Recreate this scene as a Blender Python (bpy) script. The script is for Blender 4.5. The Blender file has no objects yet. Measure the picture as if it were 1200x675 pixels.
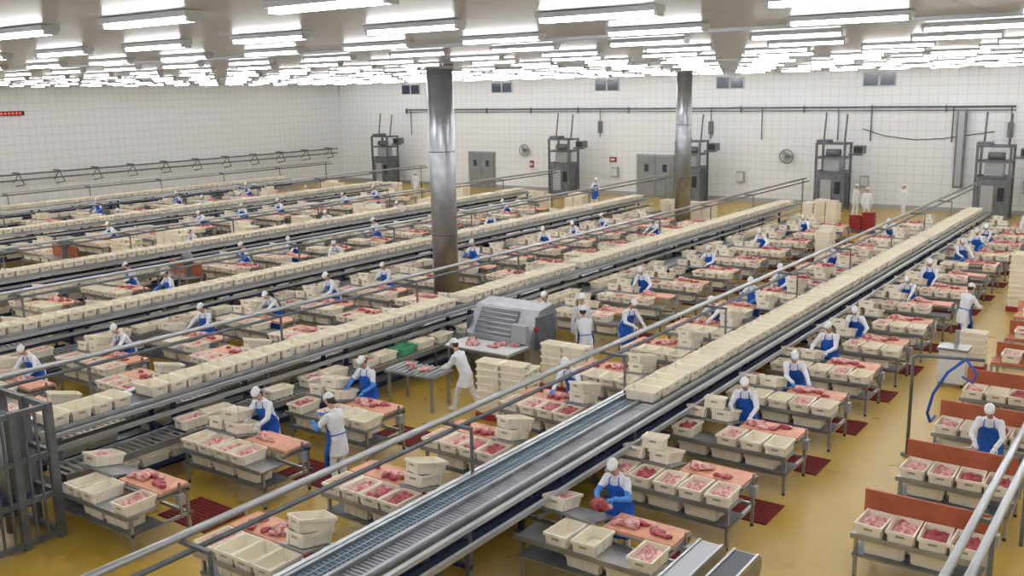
import bpy, math, random
from mathutils import Vector, Matrix
random.seed(7)
S=bpy.context.scene
COL=S.collection
# ---------------------------------------------------------------- materials
def newmat(name):
    m=bpy.data.materials.new(name); m.use_nodes=True
    nt=m.node_tree; b=nt.nodes.get("Principled BSDF")
    return m,nt,b
def mat(name,col,rough=.5,metal=0,noise=0,nscale=8,col2=None,bump=0,emit=0):
    m,nt,b=newmat(name)
    b.inputs["Base Color"].default_value=(*col,1)
    b.inputs["Roughness"].default_value=rough
    b.inputs["Metallic"].default_value=metal
    if emit:
        b.inputs["Emission Color"].default_value=(*col,1); b.inputs["Emission Strength"].default_value=emit
    if noise or col2:
        tc=nt.nodes.new("ShaderNodeTexCoord"); n=nt.nodes.new("ShaderNodeTexNoise"); n.inputs["Scale"].default_value=nscale
        n.inputs["Detail"].default_value=4
        nt.links.new(tc.outputs["Object"],n.inputs["Vector"])
        r=nt.nodes.new("ShaderNodeValToRGB")
        c2=col2 or tuple(max(0,c*(1-noise)) for c in col)
        r.color_ramp.elements[0].position=.38; r.color_ramp.elements[1].position=.62
        r.color_ramp.elements[0].color=(*c2,1); r.color_ramp.elements[1].color=(*col,1)
        nt.links.new(n.outputs["Fac"],r.inputs["Fac"]); nt.links.new(r.outputs["Color"],b.inputs["Base Color"])
        if bump:
            bp=nt.nodes.new("ShaderNodeBump"); bp.inputs["Strength"].default_value=bump
            nt.links.new(n.outputs["Fac"],bp.inputs["Height"]); nt.links.new(bp.outputs["Normal"],b.inputs["Normal"])
    return m
M={}
M['steel']=mat("stainless_steel",(.44,.46,.48),.33,.75,.2,3)
M['steeld']=mat("dull_steel",(.20,.22,.24),.45,.6,.25,3)
M['tube']=mat("steel_tube",(.52,.54,.56),.3,.7)
M['blue']=mat("blue_frame",(.025,.045,.13),.45,.3,.3,4)
M['cream']=mat("crate_plastic",(.92,.85,.69),.42,0,.06,2.5)
M['creamshade']=mat("crate_slot_shade",(.42,.36,.26),.6)  # darkened crate plastic, handle slot shade put into the colour
M['meat']=mat("meat",(.50,.11,.12),.35,0,0,16,(.80,.52,.47),.3)
M['meatd']=mat("lean_meat",(.28,.015,.035),.3,0,0,14,(.54,.12,.13),.3)
M['board']=mat("cutting_board",(.78,.38,.24),.5,0,.2,5)
M['redb']=mat("red_board",(.46,.12,.05),.5,0,.2,3)
M['mat']=mat("red_mat",(.20,.012,.012),.8,0,.3,12)
M['belt']=mat("belt_module",(.11,.18,.24),.5,.1,.2,20)
M['white']=mat("white_cloth",(.82,.85,.90),.8,0,.08,10,None,.15)
M['boot']=mat("white_boot",(.84,.86,.88),.5)
M['apron']=mat("blue_apron",(.012,.13,.66),.42,0,.3,7,None,.2)
M['skin']=mat("skin",(.62,.36,.26),.5,0,.12,9)
M['hair']=mat("hair",(.05,.03,.02),.7)
M['glove']=mat("blue_glove",(.06,.27,.75),.45)
M['glovew']=mat("white_glove",(.78,.80,.80),.5)
M['eye']=mat("eye",(.04,.03,.03),.3)
M['lip']=mat("lip",(.45,.16,.14),.5)
M['black']=mat("black_plastic",(.02,.02,.025),.4)
M['rubber']=mat("grey_rubber",(.12,.13,.14),.7)
M['green']=mat("green_plastic",(.10,.42,.22),.5)
M['door']=mat("grey_door",(.30,.32,.33),.4,.3,.1,2)
M['glass']=mat("dark_glass",(.05,.07,.10),.1)
M['frame']=mat("window_frame",(.55,.58,.60),.5)
M['redpl']=mat("red_plastic",(.32,.03,.03),.45)
M['led']=mat("red_led",(.9,.06,.03),.5,0,0,1,None,0,1.2)
M['lamp']=mat("fluorescent_tube",(.98,.98,1),.5,0,0,1,None,0,24)
M['hous']=mat("white_enamel",(.72,.74,.75),.4)
M['lhous']=mat("lamp_housing",(.50,.51,.52),.4,.2)
M['panel']=mat("panel_grey",(.42,.44,.46),.4,.3)
M['hose']=mat("blue_hose",(.02,.10,.45),.4)
m,nt,b=newmat("yellow_epoxy_floor"); M['floor']=m
tc=nt.nodes.new("ShaderNodeTexCoord"); n=nt.nodes.new("ShaderNodeTexNoise"); n.inputs["Scale"].default_value=.7; n.inputs["Detail"].default_value=7
n.inputs["Roughness"].default_value=.65
nt.links.new(tc.outputs["Object"],n.inputs["Vector"]); r=nt.nodes.new("ShaderNodeValToRGB")
r.color_ramp.elements[0].position=.3; r.color_ramp.elements[0].color=(.42,.265,.03,1)
r.color_ramp.elements[1].position=.65; r.color_ramp.elements[1].color=(.53,.35,.055,1)
nt.links.new(n.outputs["Fac"],r.inputs["Fac"]); nt.links.new(r.outputs["Color"],b.inputs["Base Color"])
n2=nt.nodes.new("ShaderNodeTexNoise"); n2.inputs["Scale"].default_value=1.4; nt.links.new(tc.outputs["Object"],n2.inputs["Vector"])
mr=nt.nodes.new("ShaderNodeMapRange"); mr.inputs["To Min"].default_value=.2; mr.inputs["To Max"].default_value=.42
nt.links.new(n2.outputs["Fac"],mr.inputs["Value"]); nt.links.new(mr.outputs["Result"],b.inputs["Roughness"])
def gridmat(name,col,line,sx,sz,w,rough,axis):
    m,nt,b=newmat(name)
    tc=nt.nodes.new("ShaderNodeTexCoord"); sep=nt.nodes.new("ShaderNodeSeparateXYZ"); nt.links.new(tc.outputs["Object"],sep.inputs[0])
    outs=[]
    for ax,s in zip(axis,(sx,sz)):
        d=nt.nodes.new("ShaderNodeMath"); d.operation='DIVIDE'; d.inputs[1].default_value=s; nt.links.new(sep.outputs[ax],d.inputs[0])
        f=nt.nodes.new("ShaderNodeMath"); f.operation='FRACT'; nt.links.new(d.outputs[0],f.inputs[0])
        l=nt.nodes.new("ShaderNodeMath"); l.operation='LESS_THAN'; l.inputs[1].default_value=w/s; nt.links.new(f.outputs[0],l.inputs[0]); outs.append(l)
    mx=nt.nodes.new("ShaderNodeMath"); mx.operation='MAXIMUM'; nt.links.new(outs[0].outputs[0],mx.inputs[0]); nt.links.new(outs[1].outputs[0],mx.inputs[1])
    mix=nt.nodes.new("ShaderNodeMix"); mix.data_type='RGBA'; nt.links.new(mx.outputs[0],mix.inputs["Factor"])
    mix.inputs["A"].default_value=(*col,1); mix.inputs["B"].default_value=(*line,1)
    nt.links.new(mix.outputs["Result"],b.inputs["Base Color"]); b.inputs["Roughness"].default_value=rough
    return m
M['wall']=gridmat("white_wall_tile",(.82,.84,.85),(.68,.71,.73),.5,.5,.04,.4,("X","Z"))
M['walll']=gridmat("white_wall_tile_side",(.82,.84,.85),(.68,.71,.73),.5,.5,.04,.4,("Y","Z"))
M['ceil']=gridmat("ceiling_panels",(.42,.45,.49),(.28,.30,.32),1.2,60,.04,.3,("X","Y"))
# ---------------------------------------------------------------- mesh builder
class MB:
    def __init__(s): s.v=[];s.f=[];s.m=[];s.sm=[];s.names=[]
    def mi(s,k):
        if k not in s.names: s.names.append(k)
        return s.names.index(k)
    def add(s,vs,fs,k,smooth=False,X=None):
        o=len(s.v); i=s.mi(k)
        s.v+= [tuple(X@Vector(p)) for p in vs] if X is not None else [tuple(p) for p in vs]
        for f in fs: s.f.append(tuple(a+o for a in f)); s.m.append(i); s.sm.append(smooth)
    def box(s,x0,x1,y0,y1,z0,z1,k,X=None):
        vs=[(x0,y0,z0),(x1,y0,z0),(x1,y1,z0),(x0,y1,z0),(x0,y0,z1),(x1,y0,z1),(x1,y1,z1),(x0,y1,z1)]
        s.add(vs,[(0,3,2,1),(4,5,6,7),(0,1,5,4),(1,2,6,5),(2,3,7,6),(3,0,4,7)],k,False,X)
    def cb(s,c,d,k,X=None):
        s.box(c[0]-d[0]/2,c[0]+d[0]/2,c[1]-d[1]/2,c[1]+d[1]/2,c[2]-d[2]/2,c[2]+d[2]/2,k,X)
    def tube(s,pts,rads,k,n=8,X=None,smooth=True,cap=True):
        pts=[Vector(p) for p in pts]
        if not hasattr(rads,'__len__'): rads=[rads]*len(pts)
        vs=[];fs=[]; prev=None
        for i,p in enumerate(pts):
            if i==0: t=pts[1]-p
            elif i==len(pts)-1: t=p-pts[i-1]
            else: t=(pts[i+1]-p).normalized()+(p-pts[i-1]).normalized()
            t.normalize()
            if prev is None:
                a=Vector((0,0,1)) if abs(t.z)<.9 else Vector((1,0,0))
                u=t.cross(a).normalized()
            else:
                u=(prev-t*prev.dot(t)).normalized()
            prev=u; w=t.cross(u)
            for j in range(n):
                g=2*math.pi*j/n+math.pi/n
                vs.append(p+(u*math.cos(g)+w*math.sin(g))*rads[i])
        for i in range(len(pts)-1):
            for j in range(n):
                a=i*n+j;b2=i*n+(j+1)%n
                fs.append((a,b2,b2+n,a+n))
        if cap:
            fs.append(tuple(range(n-1,-1,-1))); fs.append(tuple(range((len(pts)-1)*n,len(pts)*n)))
        s.add(vs,fs,k,smooth,X)
    def ell(s,c,r,k,X=None,nu=10,nv=7,fn=None):
        vs=[];fs=[]
        for i in range(nv+1):
            a=math.pi*i/nv
            for j in range(nu):
                g=2*math.pi*j/nu
                d=Vector((math.sin(a)*math.cos(g),math.sin(a)*math.sin(g),math.cos(a)))
                q=fn(d) if fn else 1
                if not isinstance(q,Vector): q=d*q
                vs.append((c[0]+q.x*r[0],c[1]+q.y*r[1],c[2]+q.z*r[2]))
        for i in range(nv):
            for j in range(nu):
                a=i*nu+j;b2=i*nu+(j+1)%nu
                fs.append((a,a+nu,b2+nu,b2))
        s.add(vs,fs,k,True,X)
    def loft(s,rings,k,X=None,cap=True,smooth=True):
        n=len(rings[0]); vs=[p for r in rings for p in r]; fs=[]
        for i in range(len(rings)-1):
            for j in range(n):
                a=i*n+j;b2=i*n+(j+1)%n
                fs.append((a,b2,b2+n,a+n))
        if cap: fs.append(tuple(range(n-1,-1,-1))); fs.append(tuple(range((len(rings)-1)*n,len(rings)*n)))
        s.add(vs,fs,k,smooth,X)
    def mesh(s,name):
        me=bpy.data.meshes.new(name); me.from_pydata(s.v,[],s.f)
        for k in s.names: me.materials.append(M[k])
        me.polygons.foreach_set("material_index",s.m); me.polygons.foreach_set("use_smooth",s.sm); me.update()
        return me
    def obj(s,name,loc=(0,0,0),rz=0,scale=(1,1,1)):
        return place(s.mesh(name),name,loc,rz,scale)
def place(me,name,loc=(0,0,0),rz=0,scale=(1,1,1)):
    o=bpy.data.objects.new(name,me); COL.objects.link(o); o.location=loc; o.rotation_euler=(0,0,rz); o.scale=scale
    return o
def T(x,y,z,rz=0,rx=0,ry=0,s=1):
    return Matrix.Translation((x,y,z))@Matrix.Rotation(rz,4,'Z')@Matrix.Rotation(ry,4,'Y')@Matrix.Rotation(rx,4,'X')@Matrix.Scale(s,4)
rnd=random.random
def U(a,b): return a+(b-a)*rnd()
def crate(mb,X,meat=0,h=.2,L=.6,W=.4,ribs=True,k='cream'):
    def ring(l,w,z): return [(-l/2,-w/2,z),(l/2,-w/2,z),(l/2,w/2,z),(-l/2,w/2,z)]
    mb.loft([ring(L-.07,W-.07,0),ring(L-.04,W-.04,h-.045),ring(L,W,h-.045),ring(L,W,h),ring(L-.05,W-.05,h),ring(L-.09,W-.09,.02)],k,X,True,False)
    if ribs:
        for sx in (-1,1):
            mb.cb((sx*(L/2-.022),0,h-.075),(.012,.12,.035),'creamshade',X)  # raised dark block painted as the shaded handle slot
            for yy in (-.11,.11): mb.cb((sx*(L/2-.022),yy,h*.4),(.018,.014,h*.75),k,X)
        for sy in (-1,1):
            for xx in (-.2,0,.2): mb.cb((xx,sy*(W/2-.022),h*.4),(.014,.018,h*.75),k,X)
    if meat:
        nx,ny=7,6; vs=[];fs=[]
        for i in range(nx):
            for j in range(ny):
                e=(i in(0,nx-1)) or (j in (0,ny-1))
                vs.append(((i/(nx-1)-.5)*(L-.08),(j/(ny-1)-.5)*(W-.08),(h-.09) if e else h-.035+U(-.06,.06)*meat))
        for i in range(nx-1):
            for j in range(ny-1):
                a=i*ny+j; fs.append((a,a+ny,a+ny+1,a+1))
        mb.add(vs,fs,'meat' if rnd()<.7 else 'meatd',True,X)
def blob(mb,c,r,k,X=None):
    p=[U(0,6) for _ in range(4)]
    mb.ell(c,r,k,X,9,6,lambda d:1+.22*math.sin(3*d.x+p[0])+.18*math.sin(4*d.y+p[1])+.12*math.sin(7*d.z+5*d.x+p[2]))
# ---------------------------------------------------------------- room
XL,XR,YB,YF,ZC=-59.5,6.0,58.2,-1.5,8.05
def slab(name,a,k):
    mb=MB(); mb.box(*a,k); mb.obj(name)
slab("floor",(XL-.2,XR+.2,YF-2,YB+.2,-.2,0),'floor')
slab("ceiling",(XL-.2,XR+.2,YF-2,YB+.2,ZC,ZC+.2),'ceil')
slab("wall_back",(XL-.2,XR+.2,YB,YB+.2,0,ZC),'wall')
slab("wall_left",(XL-.2,XL,YF-2,YB,0,ZC),'walll')
slab("wall_right",(XR,XR+.2,YF-2,YB,0,ZC),'walll')
mb=MB(); mb.box(XL,XR,YB-.03,YB,0,.25,'panel'); mb.obj("baseboard_back")
mb=MB(); mb.box(XL,XL+.03,YF,YB-.05,0,.25,'panel'); mb.obj("baseboard_left")
for i in range(6):
    x=-15.9-8.9*i+ (0.2 if i==0 else 0)
    mb=MB(); mb.box(x-.95,x+.95,YB-.06,YB-.01,7.02,7.80,'frame')
    for sx in (-1,1): mb.box(x+sx*.47-.40,x+sx*.47+.40,YB-.08,YB-.05,7.08,7.74,'glass')
    mb.obj("window_%d"%(i+1))
def door(i,x,w,h):
    mb=MB(); mb.box(x-w/2-.12,x+w/2+.12,YB-.08,YB-.01,0,h+.12,'steel')
    mb.box(x-w/2,x-.015,YB-.14,YB-.07,.02,h,'door'); mb.box(x+.015,x+w/2,YB-.14,YB-.07,.02,h,'door')
    for sx in (-1,1):
        mb.box(x+sx*w*.25-.15,x+sx*w*.25+.15,YB-.16,YB-.13,h*.62,h*.8,'glass'); mb.box(x+sx*.12-.02,x+sx*.12+.02,YB-.2,YB-.13,h*.38,h*.52,'tube')
    mb.obj("door_%d"%i)
door(1,-44.6,2.3,2.6); door(2,-29.9,2.7,2.7)
mb=MB()
mb.tube([(-52,YB-.12,5.85),(-8.5,YB-.12,5.85)],.05,'steeld',6); mb.tube([(-52,YB-.12,5.65),(-8.5,YB-.12,5.65)],.03,'steeld',6)
for x in range(-52,-8,4): mb.box(x-.03,x+.03,YB-.14,YB-.01,5.55,5.95,'steeld')
for x in (-51.5,-34.2,-26.0,-22.6,-17.9,-16.0,-11.6,-8.7):
    mb.tube([(x,YB-.12,5.85),(x,YB-.12,3.9)],.035,'steeld',6)
    if x in(-34.2,-26.0,-8.7): mb.box(x-.14,x+.14,YB-.18,YB-.02,4.2,5.0,'steeld')
mb.obj("wall_pipe_run")
mb=MB(); mb.box(-11.35,-10.85,YB-.42,YB-.24,1.4,5.7,'steeld'); mb.box(-11.25,-10.95,YB-.44,YB-.41,1.5,5.6,'panel')
for z in (1.6,3.5,5.2): mb.box(-11.2,-11.0,YB-.25,YB-.01,z,z+.1,'steeld')
mb.obj("cable_duct")
mb=MB(); mb.tube([(-16.5,YB-.05,4.6),(-15.2,YB-.05,4.2),(-13.5,YB-.05,4.0),(-12.0,YB-.05,4.1),(-9.5,YB-.05,4.5)],.025,'black',5); mb.obj("wall_cable")
def fan(x,z):
    mb=MB()
    ring=[(x+.42*math.cos(a*math.pi/8),YB-.3,z+.42*math.sin(a*math.pi/8)) for a in range(17)]
    mb.tube(ring,.03,'steeld',6)
    mb.tube([(x+.24*math.cos(a*math.pi/8),YB-.32,z+.24*math.sin(a*math.pi/8)) for a in range(17)],.012,'steeld',5)
    for a in range(12): mb.tube([(x,YB-.34,z),(x+.42*math.cos(a*math.pi/6),YB-.3,z+.42*math.sin(a*math.pi/6))],.01,'steeld',4)
    for a in range(3): mb.cb((.2,0,0),(.34,.02,.16),'panel',Matrix.Translation((x,YB-.27,z))@Matrix.Rotation(a*2.094,4,'Y')@Matrix.Rotation(.4,4,'X'))
    mb.cb((x,YB-.19,z),(.2,.34,.2),'steeld'); mb.obj("wall_fan")
fan(-20.9,2.9); fan(-40.5,2.9)
for x,z,k,w,h in ((-33.2,2.4,'redpl',.5,.35),(-40.0,1.9,'redpl',.3,.5)):
    mb=MB(); mb.box(x-w/2,x+w/2,YB-.12,YB-.01,z-h/2,z+h/2,k); mb.box(x-w/3,x+w/3,YB-.13,YB-.11,z-h/5,z+h/5,'hous'); mb.obj("fire_hose_cabinet")
for x in (-33.0,-23.9,-16.2,-7.6):
    mb=MB(); mb.box(x-.25,x+.25,YB-.25,YB-.01,1.2,1.9,'panel'); mb.box(x-.2,x+.2,YB-.28,YB-.24,1.3,1.8,'hous'); mb.obj("electrical_box")
mb=MB(); mb.box(XL+.01,XL+.14,29.5,31.3,6.28,6.55,'black')
for i in range(7): mb.box(XL+.14,XL+.15,29.6+i*.23,29.73+i*.23,6.36,6.47,'led')
mb.obj("led_display")
mb=MB()
for dz in (0,.35): mb.tube([(XL+.7,24,2.75-dz),(XL+.7,57,2.75-dz)],.05,'steeld',6)
for i in range(13):
    y=25+i*2.6; mb.box(XL,XL+.8,y-.04,y+.04,2.78,2.86,'steeld'); mb.tube([(XL+.7,y,2.8),(XL+.7,y+.3,2.1),(XL+.2,y,2.0)],.04,'steeld',5); mb.tube([(XL,y,2.2),(XL+.7,y,2.8)],.03,'steeld',5)
mb.obj("wall_rail")
COLS=((-20.1,24.1,.42),(-21.9,45.6,.40))
for x,y,r in COLS:
    mb=MB(); mb.tube([(0,0,0),(0,0,ZC)],r,'steel',32); mb.tube([(0,0,0),(0,0,.35)],r+.03,'steeld',32); mb.tube([(0,0,ZC-.15),(0,0,ZC)],r+.04,'steel',32)
    for z in (2.6,5.3): mb.tube([(0,0,z),(0,0,z+.03)],r+.006,'steeld',32)
    mb.obj("support_column",(x,y,0))
mb=MB()
for j in range(18):
    y=3.1+j*3.1
    for i in range(24):
        x=-57.5+i*2.65+(0.0 if j%2 else .9)
        if x+1.5>XR or any(abs(y-cy)<.9 and x-.7<cx<x+2.2 for cx,cy,_ in COLS): continue
        mb.box(x,x+1.5,y-.11,y+.11,ZC-.07,ZC-.01,'lhous')
        for dy in (-.05,.05): mb.box(x+.04,x+1.46,y+dy-.022,y+dy+.022,ZC-.115,ZC-.07,'lamp')
        mb.box(x,x+.04,y-.08,y+.08,ZC-.12,ZC-.07,'lhous'); mb.box(x+1.46,x+1.5,y-.08,y+.08,ZC-.12,ZC-.07,'lhous')
mb.obj("fluorescent_lights")
mb=MB()
for y in (14.0,29.5,45.0): mb.box(XL,XR,y-.06,y+.06,ZC-.05,ZC,'panel')
mb.obj("ceiling_cable_tray")
# ---------------------------------------------------------------- conveyor lines
def line(c,y0,y1,crate0,right,left,belt0=None,railx=-.95,green=None):
    mb=MB(); zb=1.38
    for sx in (-.40,.40):
        mb.box(c+sx-.03,c+sx+.03,y0,y1,zb-.12,zb+.05,'steel')
    mb.box(c-.55,c-.47,y0,y1,zb-.02,zb+.04,'tube'); mb.box(c+.49,c+.57,y0,y1,zb-.10,zb-.03,'tube')
    mb.box(c+.66,c+.72,y0,y1,zb-.28,zb-.2,'tube')
    mb.box(c-.37,c+.37,y0,y1,zb-.06,zb-.01,'steeld')
    if belt0 is not None:
        y=y0
        while y<belt0:
            mb.box(c-.36,c-.0,y,y+.055,zb-.012,zb+.012,'belt'); mb.box(c-.36,c-.0,y+.055,y+.08,zb-.014,zb,'steeld')
            y+=.08
        y=y0
        while y<belt0:
            mb.tube([(c+.07,y,zb-.01),(c+.34,y,zb-.01)],.022,'steel',6,cap=False); y+=.075
        mb.box(c+.0,c+.06,y0,belt0,zb-.01,zb+.06,'steel')
        for xx in (c-.24,c-.12): mb.box(xx-.006,xx+.006,y0,belt0,zb+.012,zb+.02,'steel')
    y=y0+.3; q=0
    while y<y1:
        for sx in (-.4,.4):
            mb.box(c+sx-.04,c+sx+.04,y-.04,y+.04,0,zb-.1,'blue' if q%2 else 'steeld'); mb.box(c+sx-.08,c+sx+.08,y-.08,y+.08,0,.03,'steeld')
        mb.box(c-(1.1 if left else .45),c+(1.1 if right else .45),y-.03,y+.03,.60,.67,'blue'); mb.box(c-.4,c+.4,y-.03,y+.03,.28,.34,'steeld')
        y+=2.4; q+=1
    mb.box(c-.43,c-.38,y0,y1,.98,1.08,'blue'); mb.box(c+.38,c+.43,y0,y1,.98,1.08,'blue')
    for side,on in ((1,right),(-1,left)):
        if not on: continue
        a,b2=(c+.5,c+1.16) if side>0 else (c-1.24,c-.58)
        z=.78
        for xx in (a,b2): mb.box(xx-.02,xx+.02,y0,y1,z-.1,z+.03,'steel')
        y=y0+.05
        while y<y1:
            mb.tube([(a,y,z-.02),(b2,y,z-.02)],.026,'tube',6,cap=False); y+=.14
        y=y0+.3
        while y<y1:
            xo=b2 if side>0 else a
            mb.box(xo-.03,xo+.03,y-.03,y+.03,0,z-.08,'steeld'); y+=2.4
        mb.box(a,b2,y0,y1,.30,.33,'steeld'); mb.box(a,a+.03,y0,y1,.3,.42,'blue'); mb.box(b2-.03,b2,y0,y1,.3,.42,'blue')
    mb.obj("crate_conveyor")
    mb=MB(); x=c+railx
    mb.tube([(x,y0-3,2.22),(x,y1+5,2.22)],.05,'tube',8); mb.tube([(x+.16,y0-3,2.08),(x+.16,y1+5,2.08)],.035,'steeld',8)
    y=y0+1.5
    while y<y1:
        mb.box(c-.46,c-.43,y-.025,y+.025,1.3,2.12,'steeld'); mb.box(x-.05,c-.43,y-.025,y+.025,2.12,2.17,'steeld'); y+=4.8
    mb.tube([(x,y1+4.5,2.2),(x,y1+4.5,0)],.04,'steeld',6)
    mb.obj("overhead_rail")
    mb=MB(); y=crate0+.25
    while y<y1-.3:
        if rnd()<.97: crate(mb,T(c+U(-.02,.02),y,zb+.012,U(-.05,.05)),0,.21,.62,.40,ribs=y<30)
        y+=.415
    mb.obj("crate_row")
    mb=MB(); cnt=0
    for side,on in ((1,right),(-1,left)):
        if not on: continue
        xc=c+.83 if side>0 else c-.91
        y=y0+.5
        while y<y1-.5:
            if rnd()<.7:
                g=green and side>0 and green[0]<y<green[1]
                crate(mb,T(xc,y,.79,math.pi/2+U(-.1,.1)),.7 if rnd()<.4 else 0,.2,ribs=y<24,k='green' if g else 'cream'); cnt+=1
            y+=.62+ (U(0,.5) if rnd()<.4 else 0)
        y=y0+.5
        while y<y1-.5:
            if rnd()<.5: crate(mb,T(xc,y,.335,math.pi/2),0,.2,ribs=False)
            y+=.66
    if cnt: mb.obj("crate_lane")
CA,CB,CC,CD,CE,CF=-8.25,-16.7,-24.5,-32.4,-43.2,-52.6
line(CA,4.6,47.6,15.4,False,True,15.4)
line(CB,8.2,46.8,8.4,True,True,railx=-.85,green=(16.6,17.3))
line(CC,11,46,11.2,True,True,railx=-.85)
line(CD,14.5,46,14.7,True,True,railx=-.85)
line(CE,20,46,20.2,True,True,railx=-.85)
line(CF,25,46,25.2,True,True,railx=-.85)
# ---------------------------------------------------------------- cutting tables
def table_mesh(seed,L=2.25,red=False):
    random.seed(seed); mb=MB()
    D=1.15
    for x in (.04,L-.04):
        for y in (.05,D-.05):
            mb.box(x-.025,x+.025,y-.025,y+.025,.04,.82 if y>.5 else .70,'steel'); mb.tube([(x,y,0),(x,y,.05)],.03,'black',6)
    mb.box(0,L,.02,.07,.66,.70,'steel'); mb.box(0,L,.02,.07,.36,.41,'steel')
    for z in (.78,.36):
        mb.box(0,L,D-.07,D-.02,z,z+.05,'steel')
        mb.box(0,.05,.5 if z>.5 else 0,D,z,z+.05,'steel'); mb.box(L-.05,L,.5 if z>.5 else 0,D,z,z+.05,'steel')
    mb.box(-.02,L+.02,-.05,.52,.70,.72,'steel'); mb.box(-.02,L+.02,-.07,-.05,.68,.76,'steel')
    mb.box(0,L,0,.6,.40,.42,'steeld')
    n=int(L/.42)
    pm=.9 if red else .6
    for i in range(n):
        x=.24+i*(L-.44)/(n-1)
        if rnd()<.96 or red: crate(mb,T(x+U(-.01,.01),.24,.725,math.pi/2+U(-.05,.05)),.9 if rnd()<pm else 0,.2)
    for i in range(int(L/.7)):
        if rnd()<.85: crate(mb,T(.42+i*.66,.25,.425,U(-.04,.04)),0,.2)
    bx0=L-1.15
    if not red:
        mb.box(bx0,L+.02,.55,D,.86,.89,'steel'); mb.box(bx0+.02,L,.57,D-.02,.89,.925,'board')
        w=.52 if L>2 else .27; X=T(w-.02,.82,.92,0,-.22)
        mb.box(-w,w,-.30,.32,-.04,-.01,'steel',X)
        for xx in ((-.25,.25) if L>2 else (0,)):
            if rnd()<.9: crate(mb,X@T(xx,0,0,math.pi/2+U(-.12,.12)),.8 if rnd()<.3 else 0,.2)
        if rnd()<.45: crate(mb,X@T(.0,.02,.2,math.pi/2+.3),0,.2)
        for i in range(random.randint(4,7)):
            blob(mb,(U(bx0+.15,L-.15),U(.66,.98),.95),(U(.06,.13),U(.05,.11),U(.03,.05)),'meatd' if rnd()<.5 else 'meat')
        blob(mb,(bx0+.3,.8,.97),(.2,.12,.06),'meat')
    else:
        mb.box(0,L,.55,D,.80,.83,'steel'); mb.box(.0,L,.56,.60,.83,1.22,'redb')
        mb.box(0,L,.62,D-.02,.83,.86,'board')
        for i in range(3): blob(mb,(U(.2,L-.2),U(.75,1.0),.90),(U(.06,.14),U(.05,.11),U(.03,.05)),'meat')
    mb.box(L+.02,L+.05,.9,.94,.4,1.0,'steel'); mb.box(L-.02,L+.10,.86,.98,.62,.80,'panel')
    return mb.mesh("cutting_table_mesh")
TM=[table_mesh(10+i) for i in range(6)]
TS=[table_mesh(50+i,1.7) for i in range(5)]
TR=[table_mesh(30+i,1.7,True) for i in range(2)]
random.seed(11)
def mat_mesh():
    mb=MB(); mb.box(-.65,.65,-.45,.45,0,.018,'mat')
    for i in range(10): mb.box(-.63,.63,-.43+i*.09,-.39+i*.09,.018,.028,'mat')
    return mb.mesh("mat_mesh")
MM=mat_mesh()
def station(x,y,flip=False,red=False,mat_=True):
    me=random.choice(TR if red else (TS if flip else TM))
    place(me,"cutting_table",(x,y,0),0,(-1 if flip else 1,1,1))
    if mat_: place(MM,"red_floor_mat",(x+(-1.25 if flip else 1.75),y+1.68,0))
# ---------------------------------------------------------------- workers
def ellring(c,u,w,rx,ry,n=20):
    return [c+u*(rx*math.cos(2*math.pi*i/n))+w*(ry*math.sin(2*math.pi*i/n)) for i in range(n)]
def hand(mb,p,d,up,side,k,curl=.5):
    d=d.normalized(); s=d.cross(up).normalized(); up=s.cross(d).normalized()
    X=Matrix((( *s,0),(*d,0),(*up,0),(0,0,0,1))).transposed(); X.translation=p
    rings=[]
    for y,w,t in ((-.02,.028,.02),(.02,.036,.016),(.06,.042,.015),(.092,.040,.012)):
        rings.append([(w*math.cos(a*math.pi/5),y,t*math.sin(a*math.pi/5)) for a in range(10)])
    mb.loft(rings,k,X)
    for i,(fx,l) in enumerate(((-.030,.062),(-.010,.078),(.011,.084),(.031,.074))):
        q=Vector((fx,.088,0)); pts=[q]; a=-.15
        for seg,fr in enumerate((.42,.32,.26)):
            a-=curl*(.7 if seg==0 else 1.0); q=q+Vector((fx*.15,math.cos(a),math.sin(a)))*l*fr; pts.append(q)
        mb.tube(pts,[.0095,.009,.008,.006],k,6,X)
    sx=side
    mb.tube([(sx*.030,.015,0),(sx*.055,.045,-.012),(sx*.058,.075,-.028),(sx*.045,.098,-.04)],[.013,.011,.0095,.007],k,6,X)
    return X
def ik(a,b,l1,l2,pole):
    d=b-a; L=min(d.length,(l1+l2)*.995); dn=d.normalized(); b2=a+dn*L
    x=(l1*l1-l2*l2+L*L)/(2*L); h=math.sqrt(max(0,l1*l1-x*x))
    pl=(pole-dn*pole.dot(dn)).normalized()
    return a+dn*x+pl*h,b2
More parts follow.
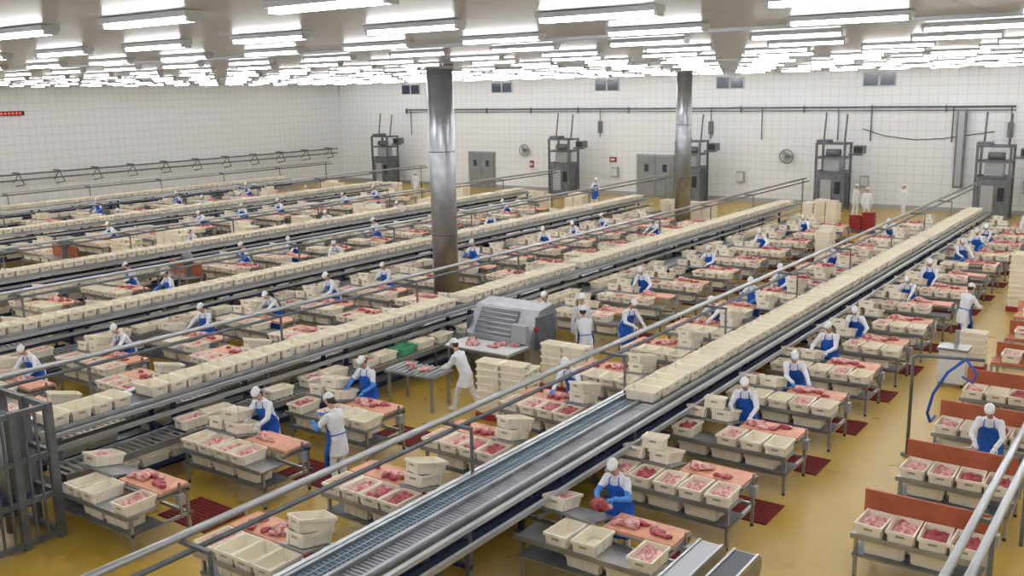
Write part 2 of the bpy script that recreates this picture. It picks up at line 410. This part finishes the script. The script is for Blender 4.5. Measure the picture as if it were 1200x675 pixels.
def worker_mesh(name,lean=.35,head=.5,turn=0,hands=((.2,-.5,1.02),(-.2,-.5,1.02)),apron=True,glove='glovew',sleeve='white',feet=((.12,0),(-.12,0)),knife=True,hipdrop=0,longapron=False,poles=None,meatheld=False):
    hip=Vector((0,0.06*lean*2,.95-hipdrop)); sp=Vector((0,-math.sin(lean),math.cos(lean))); ux=Vector((1,0,0))
    wy=Vector((0,math.cos(lean),math.sin(lean)))
    body=MB()
    st=[(-.30,.205,.160,0),(-.15,.195,.155,0),(0,.178,.14,.5),(.14,.160,.122,1),(.28,.180,.130,1),(.40,.195,.125,1),(.475,.165,.10,1),(.52,.085,.075,1),(.56,.062,.062,1)]
    rings=[]
    for t,rx,ry,k in st:
        if t<0: c=hip+Vector((0,0,t)); w=Vector((0,1,0))
        else: c=hip+sp*t; w=wy.lerp(Vector((0,1,0)),1-k).normalized()
        rings.append(ellring(c,ux,w,rx,ry))
    body.loft(rings,'white')
    nb=hip+sp*.53
    hd=Vector((0,-math.sin(lean*.7+head*.4),math.cos(lean*.7+head*.4)))
    hc=nb+hd*.18
    sh=[hip+sp*.45+ux*s*.17 for s in (1,-1)]
    def cap(a,b,r1,r2,k='white'):
        body.tube([a,a.lerp(b,.5),b],[r1,(r1+r2)/2,r2],k,12); body.ell(a,(r1,)*3,k,None,12,8); body.ell(b,(r2,)*3,k,None,12,8)
    W=[];E=[]
    for i,s in enumerate((1,-1)):
        tgt=Vector(hands[i]); pole=Vector((s*.8,.35,-.75)) if poles is None else Vector(poles[i])
        e,w=ik(sh[i],tgt,.29,.26,pole); E.append(e); W.append(w)
        cap(sh[i],e,.068,.052); cap(e,w,.052,.038)
    for i,s in enumerate((1,-1)):
        hj=hip+Vector((s*.09,0,-.03)); ank=Vector((feet[i][0],feet[i][1]+.03,.10+(feet[i][2] if len(feet[i])>2 else 0)))
        far=(ank-hj).length; sc_=1.0 if far>.84 else .93
        k_,ank=ik(hj,ank,.46*sc_,.43*sc_,Vector((s*.1,-1,0)))
        cap(hj,k_,.095,.068); cap(k_,ank,.066,.048)
        X=T(ank.x,ank.y-.055,ank.z-.045,0)
        body.ell((0,0,0),(.052,.145,.055),'white',X,12,8); body.ell((0,.06,.0),(.045,.06,.055),'white',X,12,8)
        body.tube([ank+(k_-ank).normalized()*.27,ank],[.068,.054],'white',12)
    me=body.mesh(name+"_b"); ob=bpy.data.objects.new("tmp",me); COL.objects.link(ob)
    md=ob.modifiers.new("r",'REMESH'); md.mode='VOXEL'; md.voxel_size=.017; md.use_smooth_shade=True
    md2=ob.modifiers.new("s",'SMOOTH'); md2.iterations=4; md2.factor=.5
    dg=bpy.context.evaluated_depsgraph_get(); dg.update(); ev=ob.evaluated_get(dg).to_mesh()
    vs=[v.co.copy() for v in ev.vertices]; fs=[tuple(p.vertices) for p in ev.polygons]
    mb=MB()
    for v in vs:
        if v.z>.35:
            f=.004*math.sin(38*v.z+9*v.x+4*v.y)+.003*math.sin(55*v.x+20*v.z); d=Vector((v.x,v.y-hip.y,0)); 
            if d.length>.02: v+=d.normalized()*f
    coat=[];boot=[];slv=[]
    for f in fs:
        c=sum((vs[i] for i in f),Vector())/len(f)
        if c.z<.33 : boot.append(f)
        elif sleeve!='white' and min((c-W[i]).length+ (c-E[i]).length for i in (0,1))<.40: slv.append(f)
        else: coat.append(f)
    mb.add(vs,coat,'white',True)
    for lst,k in ((boot,'boot'),(slv,sleeve)):
        if lst:
            i_=mb.mi(k)
            for f in lst: mb.f.append(f); mb.m.append(i_); mb.sm.append(True)
    bpy.data.objects.remove(ob)
    mb.tube([nb-sp*.04,nb+hd*.05,nb+hd*.12],[.056,.052,.054],'skin',12)
    ha=lean*.6+head*.65
    HX=Matrix.Translation(hc)@Matrix.Rotation(turn,4,'Z')@Matrix.Rotation(ha,4,'X')
    def face(d):
        q=d.copy()
        if d.z<-.2: q.x*=1+.32*(d.z+.2); q.y*=1+.12*(d.z+.2)
        if d.y<-.5 and -.5<d.z<.1: q.y*= .97
        if d.y<-.75 and .0<d.z<.28: q.y*=.95
        if d.y>0.2 and d.z<-.3: q.y*=.8
        return q
    mb.ell((0,0,0),(.076,.098,.118),'skin',HX,20,16,face)
    mb.loft([[(-.008,-.092,.018),(.008,-.092,.018),(0,-.098,.018)],[(-.016,-.092,-.026),(.016,-.092,-.026),(0,-.122,-.022)],[(-.012,-.088,-.036),(.012,-.088,-.036),(0,-.096,-.036)]],'skin',HX)
    for s in (1,-1):
        mb.ell((s*.031,-.083,.014),(.014,.009,.008),'hous',HX,8,5); mb.ell((s*.031,-.091,.014),(.006,.004,.006),'eye',HX,6,4)
        mb.tube([(s*.014,-.094,.034),(s*.032,-.093,.039),(s*.050,-.080,.034)],[.004,.005,.003],'hair',5,HX)
        mb.ell((s*.076,.006,.0),(.011,.02,.032),'skin',HX,8,6)
        mb.ell((s*.068,.03,.0),(.014,.045,.055),'hair',HX,8,6)
    mb.ell((0,-.088,-.058),(.024,.008,.008),'lip',HX,8,5)
    mb.ell((0,.045,-.02),(.066,.062,.07),'hair',HX,12,8)
    vs2=[];fs2=[];n=20;rows=[(.048,1.02),(.06,1.05),(.085,1.05),(.110,.95),(.126,.72),(.133,.40),(.135,.02)]
    for z,sc in rows:
        for j in range(n):
            g=2*math.pi*j/n; wob=1+.02*math.sin(7*g+z*40)
            vs2.append((.080*sc*math.cos(g)*wob,(.101*sc*math.sin(g)+.006)*wob,z+.012*math.sin(g)-.05*max(0,math.sin(g))*(z<.08)))
    for i in range(len(rows)-1):
        for j in range(n):
            a=i*n+j;b2=i*n+(j+1)%n; fs2.append((a,b2,b2+n,a+n))
    mb.add(vs2,fs2,'boot',True,HX)
    mb.tube([nb+ (ux*math.cos(a*math.pi/6)*.066+wy*math.sin(a*math.pi/6)*.066) for a in range(13)],.016,'white',6)
    for i,s in enumerate((1,-1)):
        d=(W[i]-E[i]).normalized(); d=(d+Vector((0,0,-.15))).normalized()
        if abs(d.z)>.9: up=Vector((s,0,0))
        else: up=Vector((0,0,1))
        hx=hand(mb,W[i]+d*.01,d,up,1 if (i==1) == (abs(d.z)<=.9) else -1,glove,.55)
        mb.tube([W[i]-d*.05,W[i]+d*.012],[.044,.036],sleeve if sleeve!='white' else 'glovew',10)
        if knife and i==1:
            mb.tube([hx@Vector((-.06,.075,-.03)),hx@Vector((.06,.085,-.03))],.012,'redpl',6)
            mb.add([hx@Vector(p) for p in ((.06,.075,-.03),(.06,.10,-.03),(.20,.10,-.032),(.22,.085,-.033),(.06,.0755,-.026))],[(0,1,2,3),(0,3,4)],'tube')
    if meatheld:
        blob(mb,(0,hands[0][1]-.12,hands[0][2]-.06),(.16,.11,.09),'meatd')
        blob(mb,(.09,hands[0][1]-.08,hands[0][2]-.08),(.10,.08,.06),'meat')
    if apron:
        zb=.30 if longapron else .42
        stA=[(.43,.125,.150,.75,1),(.38,.165,.155,.9,1),(.28,.205,.158,1.1,1),(.16,.200,.155,1.5,1),(.05,.212,.172,1.65,.7),(-.08,.228,.195,1.6,0),(-.22,.240,.208,1.5,0),(-.36,.245,.215,1.4,0),(-(hip.z-zb)*.8,.247,.22,1.3,0),(-(hip.z-zb),.25,.22,1.2,0)]
        n=16; vs3=[];fs3=[]
        for t,rx,ry,ha_,k in stA:
            if t<0: c=hip+Vector((0,0,t)); w=Vector((0,1,0))
            else: c=hip+sp*t; w=wy.lerp(Vector((0,1,0)),1-k).normalized()
            for j in range(n+1):
                a=-math.pi/2+ha_*(j/n*2-1); wv=1+(.04*math.sin(j*1.6+t*3) if t<-.1 else .0)
                sa=math.sin(a); sa=-abs(sa)**.6 if t<-.1 and sa<0 else sa
                vs3.append(c+ux*rx*math.cos(a)*wv+w*ry*sa*wv)
        for i in range(len(stA)-1):
            for j in range(n):
                a=i*(n+1)+j; fs3.append((a,a+1,a+n+2,a+n+1))
        mb.add(vs3,fs3,'apron',True)
        for j in (0,n):
            s=1 if j==n else -1
            mb.tube([vs3[j],hip+sp*.50+ux*s*.08-wy*.085,hip+sp*.54+ux*s*.055+wy*.02,hip+sp*.53+wy*.07],.010,'apron',5)
        mb.tube([hip+sp*.10+(ux*math.cos(a*math.pi/8)*.183+wy*math.sin(a*math.pi/8)*.146) for a in range(17)],.012,'apron',5)
    return mb.mesh(name)
WM={
 'cut1':worker_mesh("w1",.42,.75,0,((.17,-.52,1.03),(-.16,-.50,1.06))),
 'cut2':worker_mesh("w2",.52,.8,.25,((.32,-.50,1.02),(-.10,-.60,1.04)),glove='glove'),
 'cut3':worker_mesh("w3",.25,.85,-.2,((.15,-.42,1.04),(-.25,-.44,1.10)),glove='glove',sleeve='glove'),
 'cut4':worker_mesh("w4",.66,.7,-.3,((.10,-.68,1.03),(-.28,-.56,1.03))),
 'cut5':worker_mesh("w4b",.58,.6,.5,((.36,-.60,1.02),(.02,-.56,1.04)),glove='glove',feet=((.16,-.10),(-.12,.12))),
 'cut6':worker_mesh("w4c",.34,.7,-.5,((.02,-.46,1.06),(-.36,-.44,1.04)),feet=((.10,.06),(-.16,-.08))),
 'hold':worker_mesh("w5",.32,.8,.1,((.14,-.46,1.20),(-.14,-.46,1.16)),glove='glove',sleeve='glove',knife=False,meatheld=True),
 'long':worker_mesh("w6",.15,.8,0,((.14,-.42,1.22),(-.14,-.38,1.30)),glove='glove',sleeve='glove',longapron=True),
 'walk':worker_mesh("w7",.42,.35,0,((.12,-.52,1.0),(-.12,-.48,1.04)),apron=False,knife=False,feet=((.10,-.24),(-.10,.34,.03)),hipdrop=.04,poles=((.5,.2,-1),(-.5,.2,-1))),
 'walkb':worker_mesh("w7b",.30,.45,0,((.15,-.46,1.05),(-.15,-.44,1.08)),apron=True,knife=False,feet=((.10,-.13),(-.10,.26,.03)),hipdrop=.02),
 'stand':worker_mesh("w8",.05,.25,0,((.26,-.08,.80),(-.26,-.10,.82)),apron=False,knife=False,feet=((.11,-.05),(-.11,.06))),
}
def worker(kind,x,y,rz=0,s=1.0):
    place(WM[kind],"meat_cutter" if kind not in('walk','stand','walkb') else "factory_worker",(x,y,0),rz,(s,s,s))
CUT=['cut1','cut2','cut3','cut4','cut5','cut6']
ys=[10.75+2.52*i for i in range(15)]
wkA={0:'hold',2:'cut1',3:'cut5',4:'cut6',5:'cut2',7:'cut4',8:'cut1',10:'cut5',11:'cut3',12:'cut4'}
for i,y in enumerate(ys):
    station(-7.75,y)
    if i in wkA: worker(wkA[i],-6.83+U(-.08,.08),y+1.42,U(-.05,.25),U(.96,1.02))
for i in range(16):
    y=7.75+2.5*i; station(-9.62,y,True)
    if i in (3,6,7,8,10,13): worker(random.choice(CUT),-10.45,y+1.42,U(-.2,.4),U(.95,1.02))
station(-15.45,7.85); station(-15.15,10.25); station(-15.05,12.75)
for i in range(9): station(-15.05,22.8+2.5*i)
worker('cut1',-14.4,11.7,.15); worker('long',-12.5,11.7,-1.5,1.03); worker('cut3',-14.1,14.2,.15)
for y in (25.3,30.3,35.3,40.3): worker(random.choice(CUT),-14.1,y+1.42,U(-.2,.4),U(.95,1.02))
def side(c,sgn,ylist,wk,skip=()):
    for i,y in enumerate(ylist):
        if i in skip: continue
        station(c+sgn*1.62,y,sgn<0)
        if i in wk: worker(random.choice(CUT),c+sgn*2.55,y+1.42,U(-.25,.45),U(.95,1.02))
side(CB,-1,[9+2.5*i for i in range(6)]+[26.2+2.5*i for i in range(7)],(10,))
side(CC,1,[9.7+2.42*i for i in range(14)],(0,1,2,3,4,5,7,9,10,11))
side(CC,-1,[12+2.5*i for i in range(13)],(2,5,9))
side(CD,1,[15+2.45*i for i in range(12)],(1,3,4,6,8,10),(2,))
side(CD,-1,[16+2.6*i for i in range(11)],(3,6,8))
side(CE,1,[21+2.5*i for i in range(10)],(1,3,4,5,7,8))
side(CE,-1,[22+2.6*i for i in range(9)],(2,4,5,7))
side(CF,1,[26+2.6*i for i in range(7)],(1,3,5))
for y in (13.5,16.0,18.5,21.0): station(-3.66,y,False,True,False)
worker('cut1',-2.6,17.95,0)
# ---------------------------------------------------------------- machines etc.
def elevator(x,y=56.2):
    mb=MB()
    for sx in (-.8,.8):
        for sy in (-.6,.6): mb.box(sx-.06,sx+.06,sy-.06,sy+.06,0,3.9,'steeld')
    for z in (2.2,3.0,3.8): 
        mb.box(-.86,.86,-.64,-.56,z,z+.1,'steeld'); mb.box(-.86,.86,.56,.64,z,z+.1,'steeld'); mb.box(-.86,-.74,-.6,.6,z,z+.1,'steeld'); mb.box(.74,.86,-.6,.6,z,z+.1,'steeld')
    mb.box(-.72,.72,-.55,.55,.1,2.15,'steeld'); mb.box(-.5,.1,-.6,-.54,.4,1.8,'panel'); mb.box(.3,.6,-.6,-.54,1.0,1.7,'black')
    mb.box(-.45,.45,-.35,.35,2.3,2.95,'panel'); mb.tube([(-.3,-.3,3.35),(.5,-.3,3.35)],.2,'steeld',12)
    mb.box(-.9,-.2,-.4,.4,3.9,4.05,'steeld'); mb.box(.9,1.6,-.2,.2,3.2,3.3,'steeld'); mb.box(1.2,1.75,-.35,.3,3.3,3.75,'steeld'); mb.box(1.25,1.7,-.37,-.34,3.36,3.7,'black')
    mb.tube([(.6,0,3.9),(.6,.3,5.5)],.05,'steeld',6); mb.tube([(-.6,0,3.9),(-.6,.3,5.6)],.05,'steeld',6)
    mb.obj("crate_elevator",(x,y,0))
for x in (-9.0,-17.5,-26.4,-36.0,-52.7): elevator(x)
def stack(x,y,nx,ny,nz,name="crate_stack",k='cream',rz=0,base=.15):
    mb=MB(); mb.box(-nx*.31,nx*.31,-ny*.21,ny*.21,.0,base,'redpl' if k=='cream' else 'rubber')
    for i in range(nx):
        for j in range(ny):
            h=nz+random.choice((0,0,-1))
            for q in range(h): crate(mb,T((i-(nx-1)/2)*.61,(j-(ny-1)/2)*.41,base+q*.165,U(-.03,.03)),0,.2,k=k,ribs=y<26)
    mb.obj(name,(x,y,0),rz)
stack(-12.15,16.6,2,2,7,rz=.1); stack(-12.1,18.9,2,1,6)
stack(-12.0,38,1,2,9); stack(-13.4,48.0,2,1,5,k='redpl'); stack(-4.3,25.9,1,1,5); stack(-4.4,33.8,1,2,10); stack(-16,49.8,3,2,7)
stack(-37.5,26.0,3,2,7); stack(-37.9,23.8,2,2,6);stack(-47.6,40,1,2,7); stack(-44.6,47.4,4,2,7); stack(-47.6,33,1,3,6); stack(-22.5,47.6,5,2,6); stack(-30.2,48.5,2,2,6); stack(-37.5,34,3,2,5); stack(-37.6,44,3,2,5); stack(-33,48.3,3,2,6); stack(-40.5,49.5,4,2,6)
stack(-37.6,30,2,2,6); stack(-37.5,38.5,3,2,6); stack(-47.6,28,1,3,7); stack(-50.5,48.2,3,2,6)
mb=MB()
def prism(prof,x0,x1,k):
    n=len(prof); vs=[(x0,p[0],p[1]) for p in prof]+[(x1,p[0],p[1]) for p in prof]
    mb.add(vs,[tuple(range(n)),tuple(range(2*n-1,n-1,-1))]+[(i,i+n,(i+1)%n+n,(i+1)%n) for i in range(n)],k)
prism([(-.55,.35),(-.55,.95),(-.1,1.55),(.45,1.62),(.6,1.4),(.6,.35)],-.9,.9,'steel')
for sx in (-.8,.8):
    for sy in (-.45,.5): mb.box(sx-.05,sx+.05,sy-.05,sy+.05,0,.4,'steeld')
mb.box(-.75,.75,-.58,-.54,.5,.85,'steeld'); mb.box(.45,.85,-.62,-.5,.9,1.3,'panel')
mb.box(-.92,-.88,-.5,.55,.5,1.3,'steeld'); mb.box(.88,.93,.0,.5,.6,1.3,'steeld')
mb.add([(-.7,-.56,.98),(.4,-.56,.98),(.4,-.16,1.5),(-.7,-.16,1.5)],[(0,1,2,3)],'steeld')
for q in range(5):
    t0=.1+q*.18; mb.tube([(-.66,-.57+.4*t0,.985+.52*t0),(.36,-.57+.4*t0,.985+.52*t0)],.02,'tube',6)
mb.box(-.9,.9,-1.4,-.55,.78,.83,'steel'); mb.box(-.88,.88,-1.38,-.55,.83,.85,'hous')
for sx in (-.8,.8): mb.box(sx-.03,sx+.03,-1.35,-1.29,0,.78,'steel')
for i in range(9): blob(mb,(U(-.7,.7),U(-1.25,-.7),.88),(.12,.09,.04),'meat')
mb.box(.9,1.0,-.3,.3,.7,1.45,'steeld'); mb.tube([(.95,-.31,1.2),(.95,-.36,1.2)],.06,'redpl',10)
mb.obj("derinding_machine",(-14.15,19.5,0),0,(1.1,1.1,1.14))
mb=MB()
mb.box(-.7,.7,-.4,.4,.80,.84,'steel')
for i in range(9): mb.tube([(-.65+i*.16,-.38,.86),(-.65+i*.16,.38,.86)],.03,'tube',8)
for sx in (-.6,.6):
    for sy in (-.35,.35): mb.box(sx-.03,sx+.03,sy-.03,sy+.03,0,.8,'steel')
for i in range(4): blob(mb,(U(-.5,.5),U(-.25,.25),.93),(.12,.09,.05),'meat')
mb.obj("roller_table",(-14.45,16.2,0),.1)
worker('walk',-13.25,16.4,-1.45,1.0); worker('walkb',-14.4,21.7,-.3); worker('stand',-13.3,21.6,.6); worker('walkb',-12.45,20.4,-2.2); worker('cut1',-12.2,22.1,1.2)
# near lift cage left
mb=MB()
for (x,y) in ((-.75,-.6),(.75,-.6),(-.75,.6),(.75,.6),(0,-.6),(0,.6),(-.75,0),(.75,0)): mb.box(x-.06,x+.06,y-.06,y+.06,0,2.35,'steeld')
for z in (0.05,.75,1.45,2.25):
    for s in (-1,1): mb.box(-.8,.8,s*.6-.04,s*.6+.04,z,z+.09,'steeld'); mb.box(s*.75-.04,s*.75+.04,-.6,.6,z,z+.09,'steeld')
for i in range(9): mb.box(-.66+i*.165-.02,-.66+i*.165+.02,-.62,-.60,.1,2.25,'steeld')
for i in range(7): mb.box(.77,.80,-.54+i*.18-.02,-.54+i*.18+.02,.1,2.25,'steeld')
mb.box(-.5,.5,-.4,.4,.6,.75,'blue'); mb.tube([(-.6,-.3,2.4),(.6,-.3,2.4)],.12,'steeld',10)
mb.tube([(.3,0,.2),(.3,0,2.2)],.08,'steel',10); mb.box(-.3,.3,.1,.4,.75,2.1,'rubber')
mb.obj("conveyor_lift",(-15.75,7.1,0))
mb=MB()
for x in (-4.62,-4.15):
    R=.16; zt=1.5
    prof=[(7.6,zt-2*R),(10.6,zt-2*R)]+[(10.6+R*math.sin(a*math.pi/10),zt-R-R*math.cos(a*math.pi/10)) for a in range(1,10)]+[(10.6,zt),(7.6,zt)]
    n=len(prof); vs=[(x-.15,p[0],p[1]) for p in prof]+[(x+.15,p[0],p[1]) for p in prof]
    mb.add(vs,[tuple(range(n)),tuple(range(2*n-1,n-1,-1))]+[(i,i+n,(i+1)%n+n,(i+1)%n) for i in range(n)],'steel')
    for s in (-1,1): mb.box(x+s*.15-.015,x+s*.15+.015,7.6,10.62,zt-.03,zt+.03,'tube')
    mb.box(x-.13,x+.13,7.6,10.6,zt,zt+.012,'rubber' if x>-4.4 else 'panel')
    for y in (8.3,10.3): mb.box(x-.05,x+.05,y-.05,y+.05,0,zt-.3,'steeld')
mb.obj("steel_discharge_conveyor")
mb=MB()
for dx in (0,.24): mb.tube([(-1.95+dx,6,1.65),(-1.95+dx,24.5,1.65)],.055,'tube',10)
y=7
while y<24:
    mb.box(-1.92,-1.72,y-.03,y+.03,1.56,1.62,'steeld'); mb.box(-1.78,-1.72,y-.03,y+.03,0,1.6,'steeld'); y+=3
mb.obj("guide_rail")
mb=MB(); mb.tube([(-4.2,19.0,0),(-4.2,19.0,2.0),(-4.12,19.02,2.05),(-3.0,19.3,2.05)],.035,'steeld',8); mb.tube([(-4.2,19,0),(-4.2,19,.03)],.12,'steeld',10)
mb.tube([(-3.3,19.2,2.05),(-3.6,19.15,1.75),(-3.82,19.1,1.3),(-3.9,19.1,.9),(-3.85,19.15,.72),(-3.8,19.3,.8)],.03,'hose',8)
mb.tube([(-3.3,19.2,2.05),(-3.1,19.2,1.8),(-3.15,19.2,1.6),(-3.35,19.2,1.7)],.025,'hose',8)
mb.obj("hose_stand")
def cart(x,y,k):
    mb=MB(); mb.box(-.7,.7,-.45,.45,.72,.76,'steel'); mb.box(-.68,.68,-.43,.43,.76,.80,k)
    for sx in (-.65,.65):
        for sy in (-.4,.4): mb.box(sx-.03,sx+.03,sy-.03,sy+.03,0,.72,'steel')
    mb.box(-.7,.7,.41,.45,.8,1.1,k)
    for i in range(2): crate(mb,T(-.3+i*.6,0,.8,math.pi/2),.7,.2)
    mb.obj("packing_bench",(x,y,0))
cart(-2.9,24.3,'redb'); cart(-3.0,26.8,'redb'); cart(-3.2,29.5,'board'); 
mb=MB(); mb.box(-.3,.3,-.25,.25,.1,.9,'hous'); mb.box(-.34,.34,-.29,.29,.9,.96,'steel'); mb.box(-.05,.05,.2,.3,.96,1.3,'steel')
for sx in(-.25,.25): 
    for sy in (-.2,.2): mb.ell((sx,sy,.05),(.03,.05,.05),'black')
mb.obj("hand_wash_cart",(-4.45,24.3,0))
worker('walkb',-5.0,28.3,2.6,1.0)
worker('stand',-14.5,52.6,.4); worker('stand',-15.5,54.0,1.2); worker('stand',-13.2,55.0,-.6); worker('walkb',-31,52,.9); worker('stand',-44.6,50.5,.3)
worker('stand',-6.0,46.5,.3)
for x,y in ((-29.7,20.6),(-37.6,20.5)):
    mb=MB(); mb.box(-.9,.9,-.35,.35,.85,.9,'steel'); mb.box(-.9,.9,.3,.34,.9,1.35,'redb'); mb.box(.5,.62,-.1,.1,.9,1.7,'steeld'); mb.tube([(.56,-.12,1.55),(.56,.12,1.55)],.22,'steeld',14)
    for sx in (-.85,.85):
        for sy in (-.3,.3): mb.box(sx-.03,sx+.03,sy-.03,sy+.03,0,.85,'steel')
    mb.obj("band_saw_bench",(x,y,0))
# ---------------------------------------------------------------- world, camera
w=bpy.data.worlds.new("World"); S.world=w; w.use_nodes=True
w.node_tree.nodes["Background"].inputs[0].default_value=(.96,.97,1,1); w.node_tree.nodes["Background"].inputs[1].default_value=.7
f=1125;phi=math.radians(11.63);th=math.radians(35.85);rho=math.radians(1.134)
d=Vector((-math.sin(th)*math.cos(phi),math.cos(th)*math.cos(phi),-math.sin(phi))); r0=Vector((math.cos(th),math.sin(th),0)); u0=r0.cross(d)
cr=r0*math.cos(rho)-u0*math.sin(rho); cu=r0*math.sin(rho)+u0*math.cos(rho)
cam=bpy.data.cameras.new("camera"); co=bpy.data.objects.new("camera",cam); COL.objects.link(co)
mt=Matrix((cr,cu,-d)).transposed().to_4x4(); mt.translation=(0,0,7.2); co.matrix_world=mt
cam.lens=36*f/1200; cam.sensor_width=36; cam.clip_end=200; S.camera=co
S.view_settings.view_transform='Standard'; S.view_settings.look='None'; S.view_settings.exposure=.12
